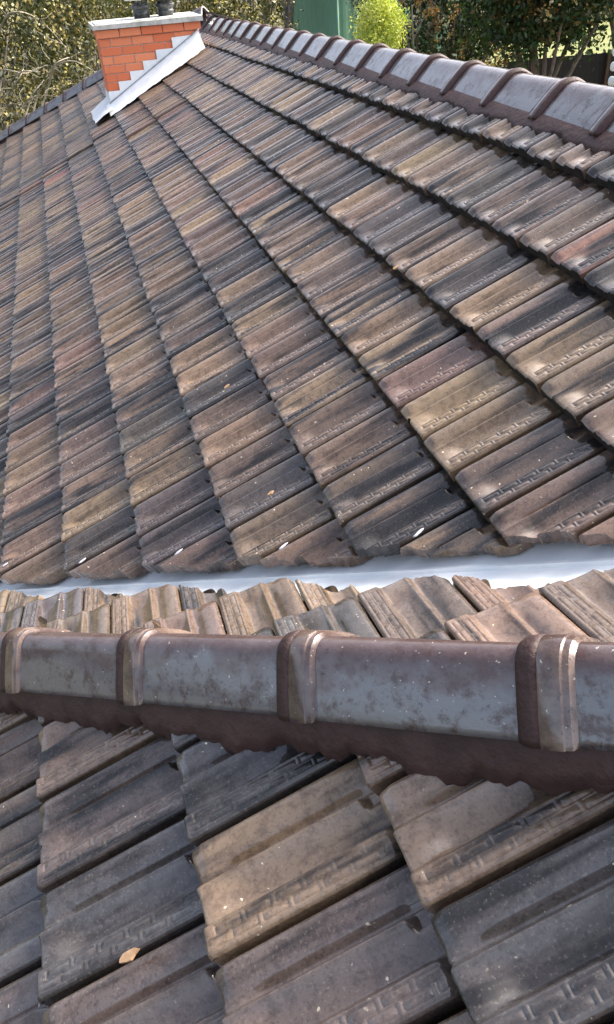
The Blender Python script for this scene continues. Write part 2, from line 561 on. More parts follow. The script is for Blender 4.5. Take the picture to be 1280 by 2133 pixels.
def tile_entry(U, V, Nn, nose, g, width, lo, hi, parent, darker, roll=0.0, fixed=None, dep=1.0):
    """nose: F point at the middle of the tile's lower end"""
    ctr = nose + U * g * .5
    px, py, dz = pix(ctr)
    if dz < .15: return
    if px < -420 or px > 1700 or py < -100 or py > 2620: return
    size = (g * width) / (dz * dz)
    inview = -60 < px < 1340 and -40 < py < 2220
    j = Matrix.Rotation(rng.normal(0, .005), 3, 'Z') @ Matrix.Rotation(rng.normal(0, .006) + roll, 3, 'X') @ Matrix.Rotation(rng.normal(0, .004), 3, 'Y')
    pos = nose + U * rng.normal(0, .0028) + Nn * (rng.normal(0, .0014) + abs(roll) * width * .5)
    m = basis(U, V, Nn, pos) @ j.to_4x4()
    (singles if inview else joined).append(dict(m=m, g=g, lo=lo, hi=hi, parent=parent, size=size, dz=dz, tone=fixed or tone(darker), w=width, py=py, dep=dep))

SEAM = {4: -30, 5: -30.5, 6: -35, 7: -35.5, 8: -36, 9: -36.5, 10: -37}
# main slope
for u in range(1, 14):
    par = 0.0 if u % 2 == 0 else 0.5
    for k in range(-72, 30):
        v = k + par
        y = -(v - .5) * WT
        uw, un = warp(u, y), warp(u - 1, y)
        g = (uw - un) * GA
        x0 = -uw * GA * CP
        if x0 < EAVE - .05: continue
        nose = UA * (-uw * GA) + VA * y + Vector((0, 0, sag(u, y)))
        xt = x0 + (g + .06) * CP
        # valley cut (lower end), far hip and ridge cut (upper end)
        lo = hi = None
        seed = 1000 + u * 200 + k
        f_lo = .88 * x0 + y + 1.821
        if f_lo < WT * .62:
            if .88 * (x0 + g * CP) + y + 1.821 < .10 * WT: continue
            en = edge_noise(seed)
            lo = (lambda x0=x0, y=y, en=en: (lambda a: -(.88 * x0 + (y + WT / 2 - a * WT) + 1.821) / (.88 * CP) + en(a)))()
        f_hi = 9.53 - .93 * xt - y
        if f_hi < WT * .6:
            if 9.53 - .93 * x0 - y < .05: continue
            hi = (lambda x0=x0, y=y: (lambda a: (9.53 - .93 * x0 - (y + WT / 2 - a * WT)) / (.93 * CP)))()
        elif u == 1:
            if y > 9.45: continue
            hi = (lambda x0=x0: (lambda a: (-.05 - x0) / CP))()
        if -1.45 < x0 < -.45 and 8.15 < y < 8.45 and -1.45 < xt < -.42: continue
        if lo is None and hi is None and rng.random() < .16 and y < 4:
            lo = chip(seed)
        roll = 0.0
        if u in SEAM:
            dv = SEAM[u] - v
            if -.6 < dv < 2.9: roll = -(.10, .05, .025)[max(0, int(round(dv)))]
        tile_entry(UA, VA, NA, nose, g, WT, lo, hi, main_roof, .06 if y > 2 else .17 if u > 5 else .09, roll)

# wing, near slope (C); body colours of the nearest tiles as seen, the last number = share of slate flashing
TAN, BRN, PUR, SLT = (.255, .176, .112), (.185, .124, .085), (.118, .088, .075), (.082, .072, .068)
NEAR = {(2, 3.5): TAN + (.30,), (1, 4): (.215, .150, .104, .12), (1, 5): SLT + (.55,), (1, 3): BRN + (.5,), (2, 4.5): PUR + (.30,), (2, 2.5): SLT + (.45,), (2, 1.5): SLT + (.5,),
        (3, 1): BRN + (.45,), (3, 2): PUR + (.45,), (3, 3): SLT + (.45,), (3, 4): PUR + (.2,), (4, 2.5): SLT + (.3,), (4, 3.5): PUR + (.4,), (2, 5.5): BRN + (.4,), (1, 6): BRN + (.5,)}
for u in range(-6, 9):
    par = 0.0 if u % 2 == 1 else 0.5
    for k in range(-8, 16):
        v = k + par
        uu, vv = u + CO[0], v + CO[1]
        y = -(vv - .5) * WT
        nose = UA * (-uu * GA) + VA * y + NA * CO[2]
        x0 = nose.x
        hi = None
        s_hip = lambda x, yy: (-2.924 + .083 * (x + 1.57)) - (x + yy)
        if s_hip(x0 + (GA + .06) * CP, y + WT / 2) < 0:
            if s_hip(x0, y - WT / 2) < .01: continue
            hi = (lambda x0=x0, y=y: (lambda a: ((-2.924 + .083 * (x0 + 1.57)) - (x0 + y + WT / 2 - a * WT)) / (.917 * CP)))()
        lo = chip(9000 + u * 40 + k) if hi is None and rng.random() < .35 else None
        tile_entry(UA, VA, NA, nose, GA, WT, lo, hi, wing_roof, .36, 0.0, NEAR.get((u, v)))

# wing, far slope (B)
GB = .272 / CP
for j in range(-5, 6):
    yn = -.255 - .272 * j
    gx = -2.09 if j % 2 == 0 else -1.991
    for k in range(-9, 9):
        xg = gx + k * WT
        xc = xg + WT / 2
        nose = Vector((xc, yn, zB(xc, yn)))
        lo = hi = None
        f = (-2.35 + .085 * (xc + WT / 2 + 1.6)) - (xc + WT / 2 + yn)        # keep >= 0
        if f < 0:
            if (-2.35 + .085 * (xg + 1.6)) - (xg + yn - .30) < 0: continue
            en = edge_noise(5000 + j * 50 + k)
            lo = (lambda xc=xc, yn=yn, en=en: (lambda a: -((-2.35 + .085 * (xc + WT / 2 - a * WT + 1.6)) - (xc + WT / 2 - a * WT + yn)) / CP + en(a)))()
        yh = yn - .34
        if yh - hip_y(xg) < 0 or yh - hip_y(xg + WT) < 0:
            if yn - hip_y(xg) < 0 and yn - hip_y(xg + WT) < 0: continue
            hi = (lambda xc=xc, yn=yn: (lambda a: (yn - hip_y(xc + WT / 2 - a * WT)) / CP))()
        tile_entry(UB, VB, NB, nose, GB, WT, lo, hi, wing_roof, .34, 0.0, None, .58)

# the largest in the picture become single pieces, the rest is one joined part per slope
singles.sort(key=lambda t: -t['size'])
LIMIT = 300
n_main = 0
for t in singles:
    if t['parent'] is main_roof:
        n_main += 1
        if n_main > LIMIT:
            joined.append(t); continue
    lod = 0 if t['dz'] < 4.6 else 1
    if t['lo'] is None and t['hi'] is None:
        me = tile_template(lod, t['g'], t['dep'])
    else:
        vv, ff, ss = tile_arrays(lod, t['g'], t['lo'], t['hi'], dep=t['dep'])
        if not ff: continue
        me = mesh_from('roof_tile', vv, ff, ss)
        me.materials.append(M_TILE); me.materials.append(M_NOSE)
    o = bpy.data.objects.new('roof_tile', me)
    COL.objects.link(o)
    o.parent = t['parent']
    o.matrix_basis = t['m']
    o.color = t['tone']

for par in (main_roof, wing_roof):
    V, F, S, TC, LC, MI = [], [], [], [], [], []
    n = 0
    cache = {}
    for t in joined:
        if t['parent'] is not par: continue
        key = (round(t['g'], 3), None) if t['lo'] is None and t['hi'] is None else None
        lod = 1 if t['dz'] < 9 else 2
        if key: key = (key, lod)
        if key and key in cache: vv, ff, ss = cache[key]
        else:
            vv, ff, ss = tile_arrays(lod, t['g'], t['lo'], t['hi'])
            if key: cache[key] = (vv, ff, ss)
        if not ff: continue
        M3 = np.array(t['m'])
        V.append(vv @ M3[:3, :3].T + M3[:3, 3])
        F += [tuple(i + n for i in q) for q in ff]
        S += ss[0]; MI += ss[1]
        TC.append(np.tile(np.array(t['tone']), (len(vv), 1)))
        LC.append(vv + np.array([t['tone'][3] * 7, 0, 0]))
        n += len(vv)
    if not V: continue
    V = np.concatenate(V)
    me = mesh_from('roof_tiles', V, F, (S, MI))
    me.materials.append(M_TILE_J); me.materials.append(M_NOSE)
    at = me.attributes.new('tone', 'FLOAT_COLOR', 'POINT')
    at.data.foreach_set('color', np.concatenate(TC).astype(np.float32).ravel())
    at = me.attributes.new('local', 'FLOAT_VECTOR', 'POINT')
    at.data.foreach_set('vector', np.concatenate(LC).astype(np.float32).ravel())
    o = obj('far_roof_tiles', me, M_TILE_J, par)
    tag(o, kind='stuff')
print('tiles single', len(singles), 'main', n_main, 'joined', len(joined))

# ------------------------------------------------------------------ ridge and hip caps
CAPH = [(-.094, -.008), (-.088, .001), (-.066, .0265), (-.044, .0505), (-.030, .0655), (-.021, .0738), (-.011, .0790)]
CAPP = CAPH + [(0, .0805)] + [(-y, z) for y, z in reversed(CAPH)]
def cap_shell(l0, l1, grow, prof=CAPP, rings=None, th=.014):
    """shell along +x; rings = [(l, extra)]"""
    rings = rings or [(l0, grow), (l1, grow)]
    V, F, S = [], [], []
    n = len(prof)
    for side in (0, 1):
        for l, e in rings:
            for y, z in prof:
                r = math.hypot(y, z + .03)
                k = 1 + (e - side * th) / r
                V.append((l, y * k, (z + .03) * k - .03))
    m = len(rings)
    for i in range(m - 1):
        if rings[i] == rings[i + 1]: continue
        for j in range(n - 1):
            a = i * n + j
            F.append((a, a + n, a + n + 1, a + 1)); S.append(True)
            b = m * n + a
            F.append((b, b + 1, b + n + 1, b + n)); S.append(True)
    for i, flip in ((0, False), (m - 1, True)):
        for j in range(n - 1):
            a, b = i * n + j, m * n + i * n + j
            q = (a, a + 1, b + 1, b)
            F.append(q[::-1] if flip else q); S.append(False)
    for j in (0, n - 1):
        for i in range(m - 1):
            a, b = i * n + j, m * n + i * n + j
            q = (a, b, b + n, a + n)
            F.append(q if j == 0 else q[::-1]); S.append(False)
    return mesh_from('cap', V, F, S)

CAPL = .437
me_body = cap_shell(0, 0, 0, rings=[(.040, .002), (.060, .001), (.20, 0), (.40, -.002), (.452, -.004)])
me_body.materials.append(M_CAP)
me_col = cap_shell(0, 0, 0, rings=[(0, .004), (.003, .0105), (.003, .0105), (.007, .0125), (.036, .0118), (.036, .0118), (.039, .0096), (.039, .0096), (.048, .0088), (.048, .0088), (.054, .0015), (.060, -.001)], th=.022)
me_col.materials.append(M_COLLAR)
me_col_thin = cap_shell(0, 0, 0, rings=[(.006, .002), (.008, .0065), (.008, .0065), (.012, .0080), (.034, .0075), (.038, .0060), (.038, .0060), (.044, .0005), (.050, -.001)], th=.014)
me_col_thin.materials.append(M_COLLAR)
me_joint = cap_shell(0, 0, 0, rings=[(-.030, .002), (-.022, .008), (-.008, .012), (.004, .011)], th=.012)
me_joint.materials.append(M_MORTAR)

def cap_row(parent, name, start, direction, n, length=CAPL, wide=1.0, tall=1.0, up=None):
    d = Vector(direction).normalized()
    up = up or Vector((0, 0, 1))
    side = up.cross(d).normalized()
    nn = d.cross(side).normalized()
    for i in range(n):
        p = Vector(start) + d * (length * i)
        px, py, dz = pix(p)
        m = basis(d, side, nn, p + nn * random.uniform(-.003, .003)) @ Matrix.Rotation(random.uniform(-.010, .010), 4, 'Z') @ Matrix.Rotation(random.uniform(-.006, .006), 4, 'Y') @ Matrix.Diagonal((1, wide, tall, 1))
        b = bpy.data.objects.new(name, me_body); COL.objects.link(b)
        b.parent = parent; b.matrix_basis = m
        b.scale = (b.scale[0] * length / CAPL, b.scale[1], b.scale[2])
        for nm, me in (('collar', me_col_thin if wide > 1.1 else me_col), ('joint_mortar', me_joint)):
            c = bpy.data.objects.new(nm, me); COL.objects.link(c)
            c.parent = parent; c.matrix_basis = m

# near hip: bottom near edge E0 -> E1 (F), axis 11 cm across
E0, E1 = Vector((-2.555, -.599, -.632)), Vector((-1.644, -1.435, -.230))
HD = (E1 - E0).normalized()
def hip_axis(t): return E0 + (E1 - E0) * t + Vector((.061, .067, .004))
# collars stand just right of the panel ends at x = -2.239, -1.940, -1.644
t1 = (-1.940 + 2.555) / (E1.x - E0.x)
cap_row(wing_roof, 'hip_cap', hip_axis(t1) + HD * (.030 - 4 * CAPL), HD, 9)
# main ridge (F): collar bottoms at y = 0.649, 1.127, 1.543 ...
RD = Vector((0, 1, -.0185)).normalized()
RIDGE_L = .447
def ridge_z(y): return -.084 - .0185 * (y - 1.1)
RY0 = .66 - 6 * RIDGE_L
cap_row(main_roof, 'ridge_cap', (-.012, RY0, ridge_z(RY0)), RD, 27, RIDGE_L, 1.66, 1.25)
# far hip
hs = Vector((EAVE - .1, hipA_y(EAVE - .1), zA(EAVE - .1) + .0))
he = Vector((-.05, hipA_y(-.05) - .05, -.17))
FD = (he - hs)
nf = int(FD.length / .46)
cap_row(main_roof, 'hip_cap', hs + Vector((0, 0, .035)), FD, nf, FD.length / nf, 1.4, 1.35)

def mortar_strip(name, parent, p0, p1, up_off, down, n, amp, seed, thick=.02):
    """bedding between a cap's lower edge (line p0-p1) and the tiles: down = vector to the lower edge"""
    r = np.random.default_rng(seed)
    V, F = [], []
    ph = r.uniform(0, 6.28, 6)
    L = (Vector(p1) - Vector(p0)).length
    dn = Vector(down)
    out = dn.normalized()
    for i in range(n + 1):
        t = i / n
        s = t * L
        p = Vector(p0).lerp(Vector(p1), t)
        w = 1 + amp * (math.sin(s * 31 + ph[0]) * .35 + math.sin(s * 13 + ph[1]) * .45 + math.sin(s * 83 + ph[2]) * .22 + math.sin(s * 190 + ph[3]) * .14 + r.normal(0, .06))
        b = .006 * (math.sin(s * 23 + ph[4]) + math.sin(s * 57 + ph[5]))
        hor = Vector((dn.x, dn.y, 0))
        b += r.normal(0, .0025)
        V += [p + Vector(up_off), p + dn * .02 + Vector((0, 0, .004)), p + dn * (.35 + .02 * math.sin(s * 17)) + hor * (.10 + b * 3), p + dn * (.75 * w) + hor * (.12 + b * 2), p + dn * w, p + dn * w + Vector((0, 0, -.03)) - hor * .12]
    m = 6
    for i in range(n):
        for j in range(m - 1):
            a = i * m + j
            F.append((a, a + 1, a + m + 1, a + m))
    me = mesh_from(name, [W(v) for v in V], F, True)
    return obj(name, me, M_MORTAR, parent)

# bedding along the near hip, both sides
a0, a1 = E0 + (E0 - E1) * 1.3, E1 + (E1 - E0) * 1.0
mortar_strip('mortar_bedding', wing_roof, a0 + Vector((.012, .014, .004)), a1 + Vector((.012, .014, .004)), (.03, .033, .02), (-.028, -.031, -.066), 460, .30, 3)
off = Vector((.122, .134, 0))
mortar_strip('mortar_bedding', wing_roof, a1 + off + Vector((-.012, -.014, -.004)), a0 + off + Vector((-.012, -.014, -.004)), (-.03, -.033, .02), (.030, .033, -.085), 300, .25, 4)
# main ridge and far hip bedding
rx = -.012 - .145
mortar_strip('mortar_bedding', main_roof, (rx, 11.0, ridge_z(11.0)), (rx, -2.2, ridge_z(-2.2)), (.04, 0, .02), (-.050, 0, -.034), 420, .35, 5)
hd = FD.normalized(); hside = Vector((-hd.y, hd.x, 0)).normalized()
if hside.y > 0: hside = -hside
mortar_strip('mortar_bedding', main_roof, hs + hside * .10, he + hside * .10, (0, 0, .02) , hside * .05 + Vector((0, 0, -.05)), 160, .25, 6)

# ------------------------------------------------------------------ valley gutter
def gut(s_off, x, kind):
    s = -1.965 + .10 * (x + 1.1)
    if kind == 'rib': y = s - x; return Vector((x, y, zA(x, -.100)))
    if kind == 'a':   y = s + .36 - x; return Vector((x, y, zA(x, -.145)))
    if kind == 'b':   y = cutB_y(x) - .10; return Vector((x, y, zB(x, y, -.135)))
mb = MB()
V = []
xs = np.linspace(-4.9, -.2, 60)
for x in xs:
    R0, A0, B0 = gut(0, x, 'rib'), gut(0, x, 'a'), gut(0, x, 'b')
    up = Vector((0, 0, 1))
    V += [A0 + Vector((.0, 0, .01)), R0.lerp(A0, .030), R0.lerp(A0, .018) + up * .012, R0.lerp(B0, .018) + up * .012, R0.lerp(B0, .035), R0.lerp(B0, .5) + up * -.012, B0]
F = [(i * 7 + j, i * 7 + j + 1, (i + 1) * 7 + j + 1, (i + 1) * 7 + j) for i in range(len(xs) - 1) for j in range(6)]
o = obj('valley_gutter', mesh_from('valley_gutter', [W(v) for v in V], F, False), M_GUTTER, house)
o['label'] = 'white folded steel valley between the two tiled slopes'

# flat scraps of lavender plastic under the cut tiles along the valley
def blob(name, c, size, mat, parent, seed, rot=0.0):
    r = np.random.default_rng(seed)
    V, F = [], []
    nr, ns = 6, 10
    for i in range(nr + 1):
        ph = pi * i / nr
        for k in range(ns):
            t = 2 * pi * k / ns
            q = 1 + r.uniform(-.22, .22)
            V.append(Vector((math.sin(ph) * math.cos(t) * size[0] * q, math.sin(ph) * math.sin(t) * size[1] * q, math.cos(ph) * size[2])))
    for i in range(nr):
        for k in range(ns):
            F.append((i * ns + k, (i + 1) * ns + k, (i + 1) * ns + (k + 1) % ns, i * ns + (k + 1) % ns))
    m = Matrix.Rotation(rot, 3, 'Z')
    me = mesh_from(name, [W(m @ v + Vector(c)) for v in V], F, True)
    return obj(name, me, mat, parent)
def onA_px(px, py, n=0.0):
    d = CR[0] * ((px - 640) / FPX) + CR[1] * ((py - 1066.5) / FPX) + CR[2]
    t = (n - NA.dot(CAM_F)) / NA.dot(d)
    return CAM_F + d * t
for i, (px, py, sz) in enumerate(((12, 1176, .022), (172, 1168, .022), (372, 1150, .024), (590, 1138, .026), (872, 1110, .028))):
    blob('plastic_scrap', onA_px(px, py, -.004), (sz * .8, sz * .16, .004), M_PLASTIC, main_roof, 60 + i, .55)

# ------------------------------------------------------------------ chimney
chimney = MB()
CX0, CX1, CY0, CY1 = -1.505, -.385, 8.0, 8.62
ZT = -.088
chimney.box(((CX0 + CX1) / 2, (CY0 + CY1) / 2, (ZT - 1.0) / 2 - .03), (CX1 - CX0 - .016, CY1 - CY0 - .016, abs(-1.0 - ZT)))
chim = chimney.build('chimney', M_BRICKMORTAR, house)
chim['label'] = 'orange brick chimney with white stepped flashing and two metal flues'
def brick_mesh(l, d, h):
    mb = MB()
    b = .003
    x, y, z = l / 2, d / 2, h / 2
    V = []
    for zz, i in ((-z, b), (-z + b, 0), (z - b, 0), (z, b)):
        V += [(-x + i, -y + i, zz), (x - i, -y + i, zz), (x - i, y - i, zz), (-x + i, y - i, zz)]
    F = [(3, 2, 1, 0), (12, 13, 14, 15)]
    for k in range(3):
        for j in range(4):
            F.append((k * 4 + j, k * 4 + (j + 1) % 4, k * 4 + 4 + (j + 1) % 4, k * 4 + 4 + j))
    return mesh_from('brick', V, F)
BM = {}
def put_brick(x0, x1, z0, face, out):
    l = round(x1 - x0, 3)
    if l < .03: return
    key = l
    if key not in BM:
        BM[key] = brick_mesh(l, .10, .0755); BM[key].materials.append(M_BRICK)
    o = bpy.data.objects.new('brick', BM[key]); COL.objects.link(o); o.parent = chim
    jit = random.uniform(-.0015, .0015)
    zc = z0 - .0845 / 2
    if face == 'front': o.location = ((x0 + x1) / 2, CY0 + .05 - out + jit, zc)
    else:
        o.location = (CX0 + .05 - out + jit, (x0 + x1) / 2, zc); o.rotation_euler = (0, 0, pi / 2)
def roof_z(x): return math.tan(P + TH) * x
for c in range(9):
    z0 = ZT - .0845 * c
    out = .018 if c == 0 else 0.0
    offs = [.232, .115, .232, .115, .232, .115, .232, .115, .232][c]
    edges = [CX0 - out]
    e = CX0 + offs
    while e < CX1 - .05:
        edges.append(e); e += .238
    edges.append(CX1 + out)
    for a, b in zip(edges[:-1], edges[1:]):
        if z0 < roof_z((a + b) / 2) - .10: continue
        put_brick(a + .005 * (a > CX0), b - .005 * (b < CX1), z0, 'front', out)
    edges = [CY0 - out + .1035]
    e = CY0 + .10 + (.10 if c % 2 else .215)
    while e < CY1 - .03:
        edges.append(e); e += .238
    edges.append(CY1 + out)
    for a, b in zip(edges[:-1], edges[1:]):
        put_brick(a + .004, b - .004, z0, 'side', out)

# coping
mb = MB()
mb.box(((CX0 + CX1) / 2, (CY0 + CY1) / 2, ZT + .022), (CX1 - CX0 + .09, CY1 - CY0 + .09, .044), j=.004)
mb.box(((CX0 + CX1) / 2, (CY0 + CY1) / 2, ZT + .050), (CX1 - CX0 + .02, CY1 - CY0 + .02, .014), j=.004)
mb.build('coping', M_COPING, chim)
# stepped flashing on the front face: each step its own sheet (x0, x1, top z)
steps = [(-1.512, -1.378, -.676), (-1.380, -1.232, -.589), (-1.234, -1.070, -.502), (-1.072, -.906, -.415), (-.908, -.710, -.323), (-.712, -.372, -.222)]
for i, (x0, x1, zt) in enumerate(steps):
    yf = CY0 - .006 - .0025 * (i % 2)
    b0, b1 = roof_z(x0) - .01, min(roof_z(x1) - .01, zt - .012)
    V = [(x0, yf, b0), (x1, yf, b1), (x1, yf, zt + (.010 if i == 5 else 0)), (x0, yf, zt), (x0, yf - .003, b0), (x1, yf - .003, b1), (x1, yf - .003, zt + (.010 if i == 5 else 0)), (x0, yf - .003, zt)]
    F = [(0, 1, 2, 3), (7, 6, 5, 4), (0, 4, 5, 1), (1, 5, 6, 2), (2, 6, 7, 3), (3, 7, 4, 0)]
    obj('flashing_step', mesh_from('flashing_step', V, F), M_FLASH, chim)
def roof_s(x): return roof_z(x) + sag(-x / (GA * CP), 7.8)
# side flashing strip dressed over the tiles, with a rolled upper edge
mb = MB()
nseg = 40
V = []
for i in range(nseg + 1):
    t = i / nseg
    x = -1.56 + t * 1.16
    z = roof_z(x)
    wv = .003 * math.sin(t * 47) + .002 * math.sin(t * 113 + 1)
    wid = .275 + .012 * math.sin(t * 9 + .4)
    V += [(x, CY0 - .004, z + .050), (x, CY0 - .022, z + .038), (x, CY0 - .03, z + .028), (x + .005, CY0 - .13, (z + roof_s(x)) / 2 + .018 + wv * .5), (x + .01, CY0 - wid, roof_s(x) + .010 + wv)]
F = [(i * 5 + j, i * 5 + j + 1, (i + 1) * 5 + j + 1, (i + 1) * 5 + j) for i in range(nseg) for j in range(4)]
mb.add(V, F, True)
mb.build('side_flashing', M_FLASH, chim)
mb = MB()
mb.tube([(-1.52 + t * 1.13, CY0 - .016, roof_z(-1.52 + t * 1.13) + .050) for t in np.linspace(0, 1, 12)], [.006] * 12, 7)
mb.build('flashing_edge', M_LEAD, chim)
# apron below the chimney, dressed down over the tiles
mb = MB()
V = []
ny = 24
for i in range(ny + 1):
    y = 7.74 + i * (8.62 - 7.74) / ny
    wv = .003 * math.sin(y * 31) + .002 * math.sin(y * 67)
    lowx = -1.735 - .006 * math.sin(y * 11)
    hgt = .13 if y > CY0 - .02 else .012
    V += [(CX0 - .004, y, roof_z(CX0) + hgt), (CX0 - .012, y, roof_z(CX0) + min(hgt, .030)), ((CX0 + lowx) / 2, y, roof_z((CX0 + lowx) / 2) + .026 + wv), (lowx, y, roof_z(lowx) + .016 + wv)]
F = [(i * 4 + j, i * 4 + j + 1, (i + 1) * 4 + j + 1, (i + 1) * 4 + j) for i in range(ny) for j in range(3)]
mb.add(V, [f for f in F if True], True)
mb.build('apron_flashing', M_FLASH, chim)
# two flues with cowls
for (fx, fy, zz) in ((-.965, 8.30, 0.0), (-.690, 8.34, .012)):
    mb = MB()
    z0 = ZT + .055
    mb.lathe((fx, fy, z0), [(.0, -.02), (.088, -.02), (.088, .035), (.095, .040), (.095, .052), (.088, .056), (.092, .085), (.112, .098), (.114, .108), (.112, .118), (.098, .122), (.088, .130), (.086, .150), (.060, .150), (.0, .150)])
    fl = mb.build('flue_pipe', M_FLUE, chim)
    for k in range(3):
        t = 2 * pi * k / 3 + .4
        m2 = MB(); m2.box((fx + .085 * math.cos(t), fy + .085 * math.sin(t), z0 + .165), (.018, .018, .09))
        m2.build('cowl_strut', M_FLUE, chim)
    mb = MB()
    mb.lathe((fx, fy, z0 + .185), [(.0, -.006), (.150, -.006), (.166, -.012), (.168, .0), (.150, .010), (.075, .042), (.03, .058), (.0, .060)])
    mb.build('cowl_lid', M_COWL, chim)

#BACKGROUND
# ------------------------------------------------------------------ ground, drive
def at(az, dist, z):
    a = math.radians(az)
    return Vector((CAM_W.x + dist * math.sin(a), CAM_W.y + dist * math.cos(a), z))
def at_px(px, py, dist):
    d = rw[0] * ((px - 640) / FPX) + rw[1] * ((py - 1066.5) / FPX) + rw[2]
    return CAM_W + d.normalized() * dist

def grass_mat():
    m, nt, bs = new_mat('dry lawn')
    tc = N(nt, 'ShaderNodeTexCoord')
    v = tc.outputs['Object']
    base = mixc(nt, maprange(nt, noise(nt, v, 0.25, 4.0, 0.6), 0.35, 0.65), (0.035, 0.042, 0.015), (0.075, 0.075, 0.028))
    base = mixc(nt, maprange(nt, noise(nt, v, 6.0, 4.0, 0.7), 0.35, 0.7), base, (0.085, 0.078, 0.04))
    nt.links.new(base, bs.inputs['Base Color'])
    bs.inputs['Roughness'].default_value = 0.95
    return m
mb = MB()
mb.add([(-900, -900, GROUND), (900, -900, GROUND), (900, 900, GROUND), (-900, 900, GROUND)], [(0, 1, 2, 3)])
g = mb.build('ground', grass_mat()); tag(g, kind='structure')
M_DRIVE = noisy_mat('grey drive', (0.20, 0.21, 0.22), (0.30, 0.30, 0.30), 0.8, 0.9, 0.1)
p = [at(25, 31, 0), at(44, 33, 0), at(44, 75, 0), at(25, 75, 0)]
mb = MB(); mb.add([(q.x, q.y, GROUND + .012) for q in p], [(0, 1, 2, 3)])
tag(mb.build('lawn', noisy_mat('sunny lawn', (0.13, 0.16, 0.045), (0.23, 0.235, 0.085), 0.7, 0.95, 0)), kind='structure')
p = [at(12.0, 44, 0), at(13.2, 40, 0), at(17.5, 62, 0), at(16.0, 70, 0)]
mb = MB(); mb.add([(q.x, q.y, GROUND + .02) for q in p], [(0, 1, 2, 3)])
tag(mb.build('driveway', M_DRIVE), kind='structure')

# ------------------------------------------------------------------ foliage
def leaf_mat(name, trans=0.25, rough=0.5):
    m, nt, bs = new_mat(name)
    at_ = N(nt, 'ShaderNodeAttribute', attribute_name='tint')
    nt.links.new(at_.outputs['Color'], bs.inputs['Base Color'])
    bs.inputs['Roughness'].default_value = rough
    bs.inputs['Specular IOR Level'].default_value = 0.35
    tr = N(nt, 'ShaderNodeBsdfTranslucent')
    nt.links.new(mixc(nt, 1.0, at_.outputs['Color'], (1.0, 1.0, 0.55), 'MULTIPLY'), tr.inputs[0])
    mx = N(nt, 'ShaderNodeMixShader')
    mx.inputs[0].default_value = trans
    nt.links.new(bs.outputs[0], mx.inputs[1]); nt.links.new(tr.outputs[0], mx.inputs[2])
    nt.links.new(mx.outputs[0], nt.nodes['Material Output'].inputs[0])
    return m
M_LEAF = leaf_mat('leaf')
M_BARK = noisy_mat('bark', (0.10, 0.085, 0.07), (0.22, 0.19, 0.16), 8.0, 0.9, 0.5, 0.02)
M_TWIG = noisy_mat('pale bare twig', (0.20, 0.18, 0.13), (0.34, 0.31, 0.24), 10.0, 0.85, 0.2)

def leaves(name, centres, cols, size, parent, aspect=.45, jitter=.35, flat=0.0):
    n = len(centres)
    ax = rng.normal(size=(n, 3)); ax[:, 2] -= .25
    ax /= np.linalg.norm(ax, axis=1)[:, None]
    t = rng.normal(size=(n, 3)); t -= (t * ax).sum(1)[:, None] * ax
    t /= np.linalg.norm(t, axis=1)[:, None]
    s = (size * rng.uniform(1 - jitter, 1 + jitter, n))[:, None]
    c = np.asarray(centres)
    nn = np.cross(ax, t)
    v = np.stack([c - ax * s * .5, c + t * s * aspect * .5 + nn * s * .06, c + ax * s * .5, c - t * s * aspect * .5 + nn * s * .06], 1).reshape(-1, 3)
    me = bpy.data.meshes.new(name)
    me.vertices.add(4 * n); me.vertices.foreach_set('co', v.astype(np.float32).ravel())
    me.loops.add(4 * n); me.loops.foreach_set('vertex_index', np.arange(4 * n, dtype=np.int32))
    me.polygons.add(n); me.polygons.foreach_set('loop_start', np.arange(0, 4 * n, 4, dtype=np.int32))
    me.update(calc_edges=True)
    a = me.attributes.new('tint', 'FLOAT_COLOR', 'POINT')
    cc = np.concatenate([np.repeat(cols, 4, 0), np.ones((4 * n, 1))], 1)
    a.data.foreach_set('color', cc.astype(np.float32).ravel())
    return obj(name, me, M_LEAF, parent)

def crown_points(c, r, ncl, per, spread, shell=.55, droop=0.0):
    """leaf centres in clumps spread through a lumpy ellipsoid"""
    d = rng.normal(size=(ncl, 3)); d /= np.linalg.norm(d, axis=1)[:, None]
    ph = rng.uniform(0, 6.28, 6)
    lump = 1 + .16 * np.sin(d[:, 0] * 4 + ph[0]) + .14 * np.sin(d[:, 1] * 5 + ph[1]) + .12 * np.sin(d[:, 2] * 6 + ph[2] + d[:, 0] * 3)
    rad = (shell + (1 - shell) * rng.random(ncl) ** .6) * lump
    cl = np.array(c) + d * rad[:, None] * np.array(r)
    pts = np.repeat(cl, per, 0) + rng.normal(size=(ncl * per, 3)) * spread * np.array([1, 1, 1.0 + droop])
    if droop: pts[:, 2] -= np.abs(rng.normal(size=len(pts))) * droop * spread
    return pts, np.repeat(np.arange(ncl), per), cl

def pick_cols(ids, ncl, palette, weights, var=.18):
    w = np.array(weights, float); w /= w.sum()
    base = np.array(palette)[rng.choice(len(palette), ncl, p=w)]
    c = base[ids] * rng.uniform(1 - var, 1 + var, (len(ids), 1)) * rng.uniform(.92, 1.08, (len(ids), 3))
    return np.clip(c, 0, 1)

def limb(mb, p, q, r0, r1, bend=.15, n=5):
    p, q = Vector(p), Vector(q)
    L = (q - p).length
    o1 = Vector(rng.normal(size=3)) * L * bend
    pts = [p.lerp(q, t) + o1 * math.sin(pi * t) * .5 for t in np.linspace(0, 1, n)]
    mb.tube(pts, [r0 + (r1 - r0) * t for t in np.linspace(0, 1, n)], 6)

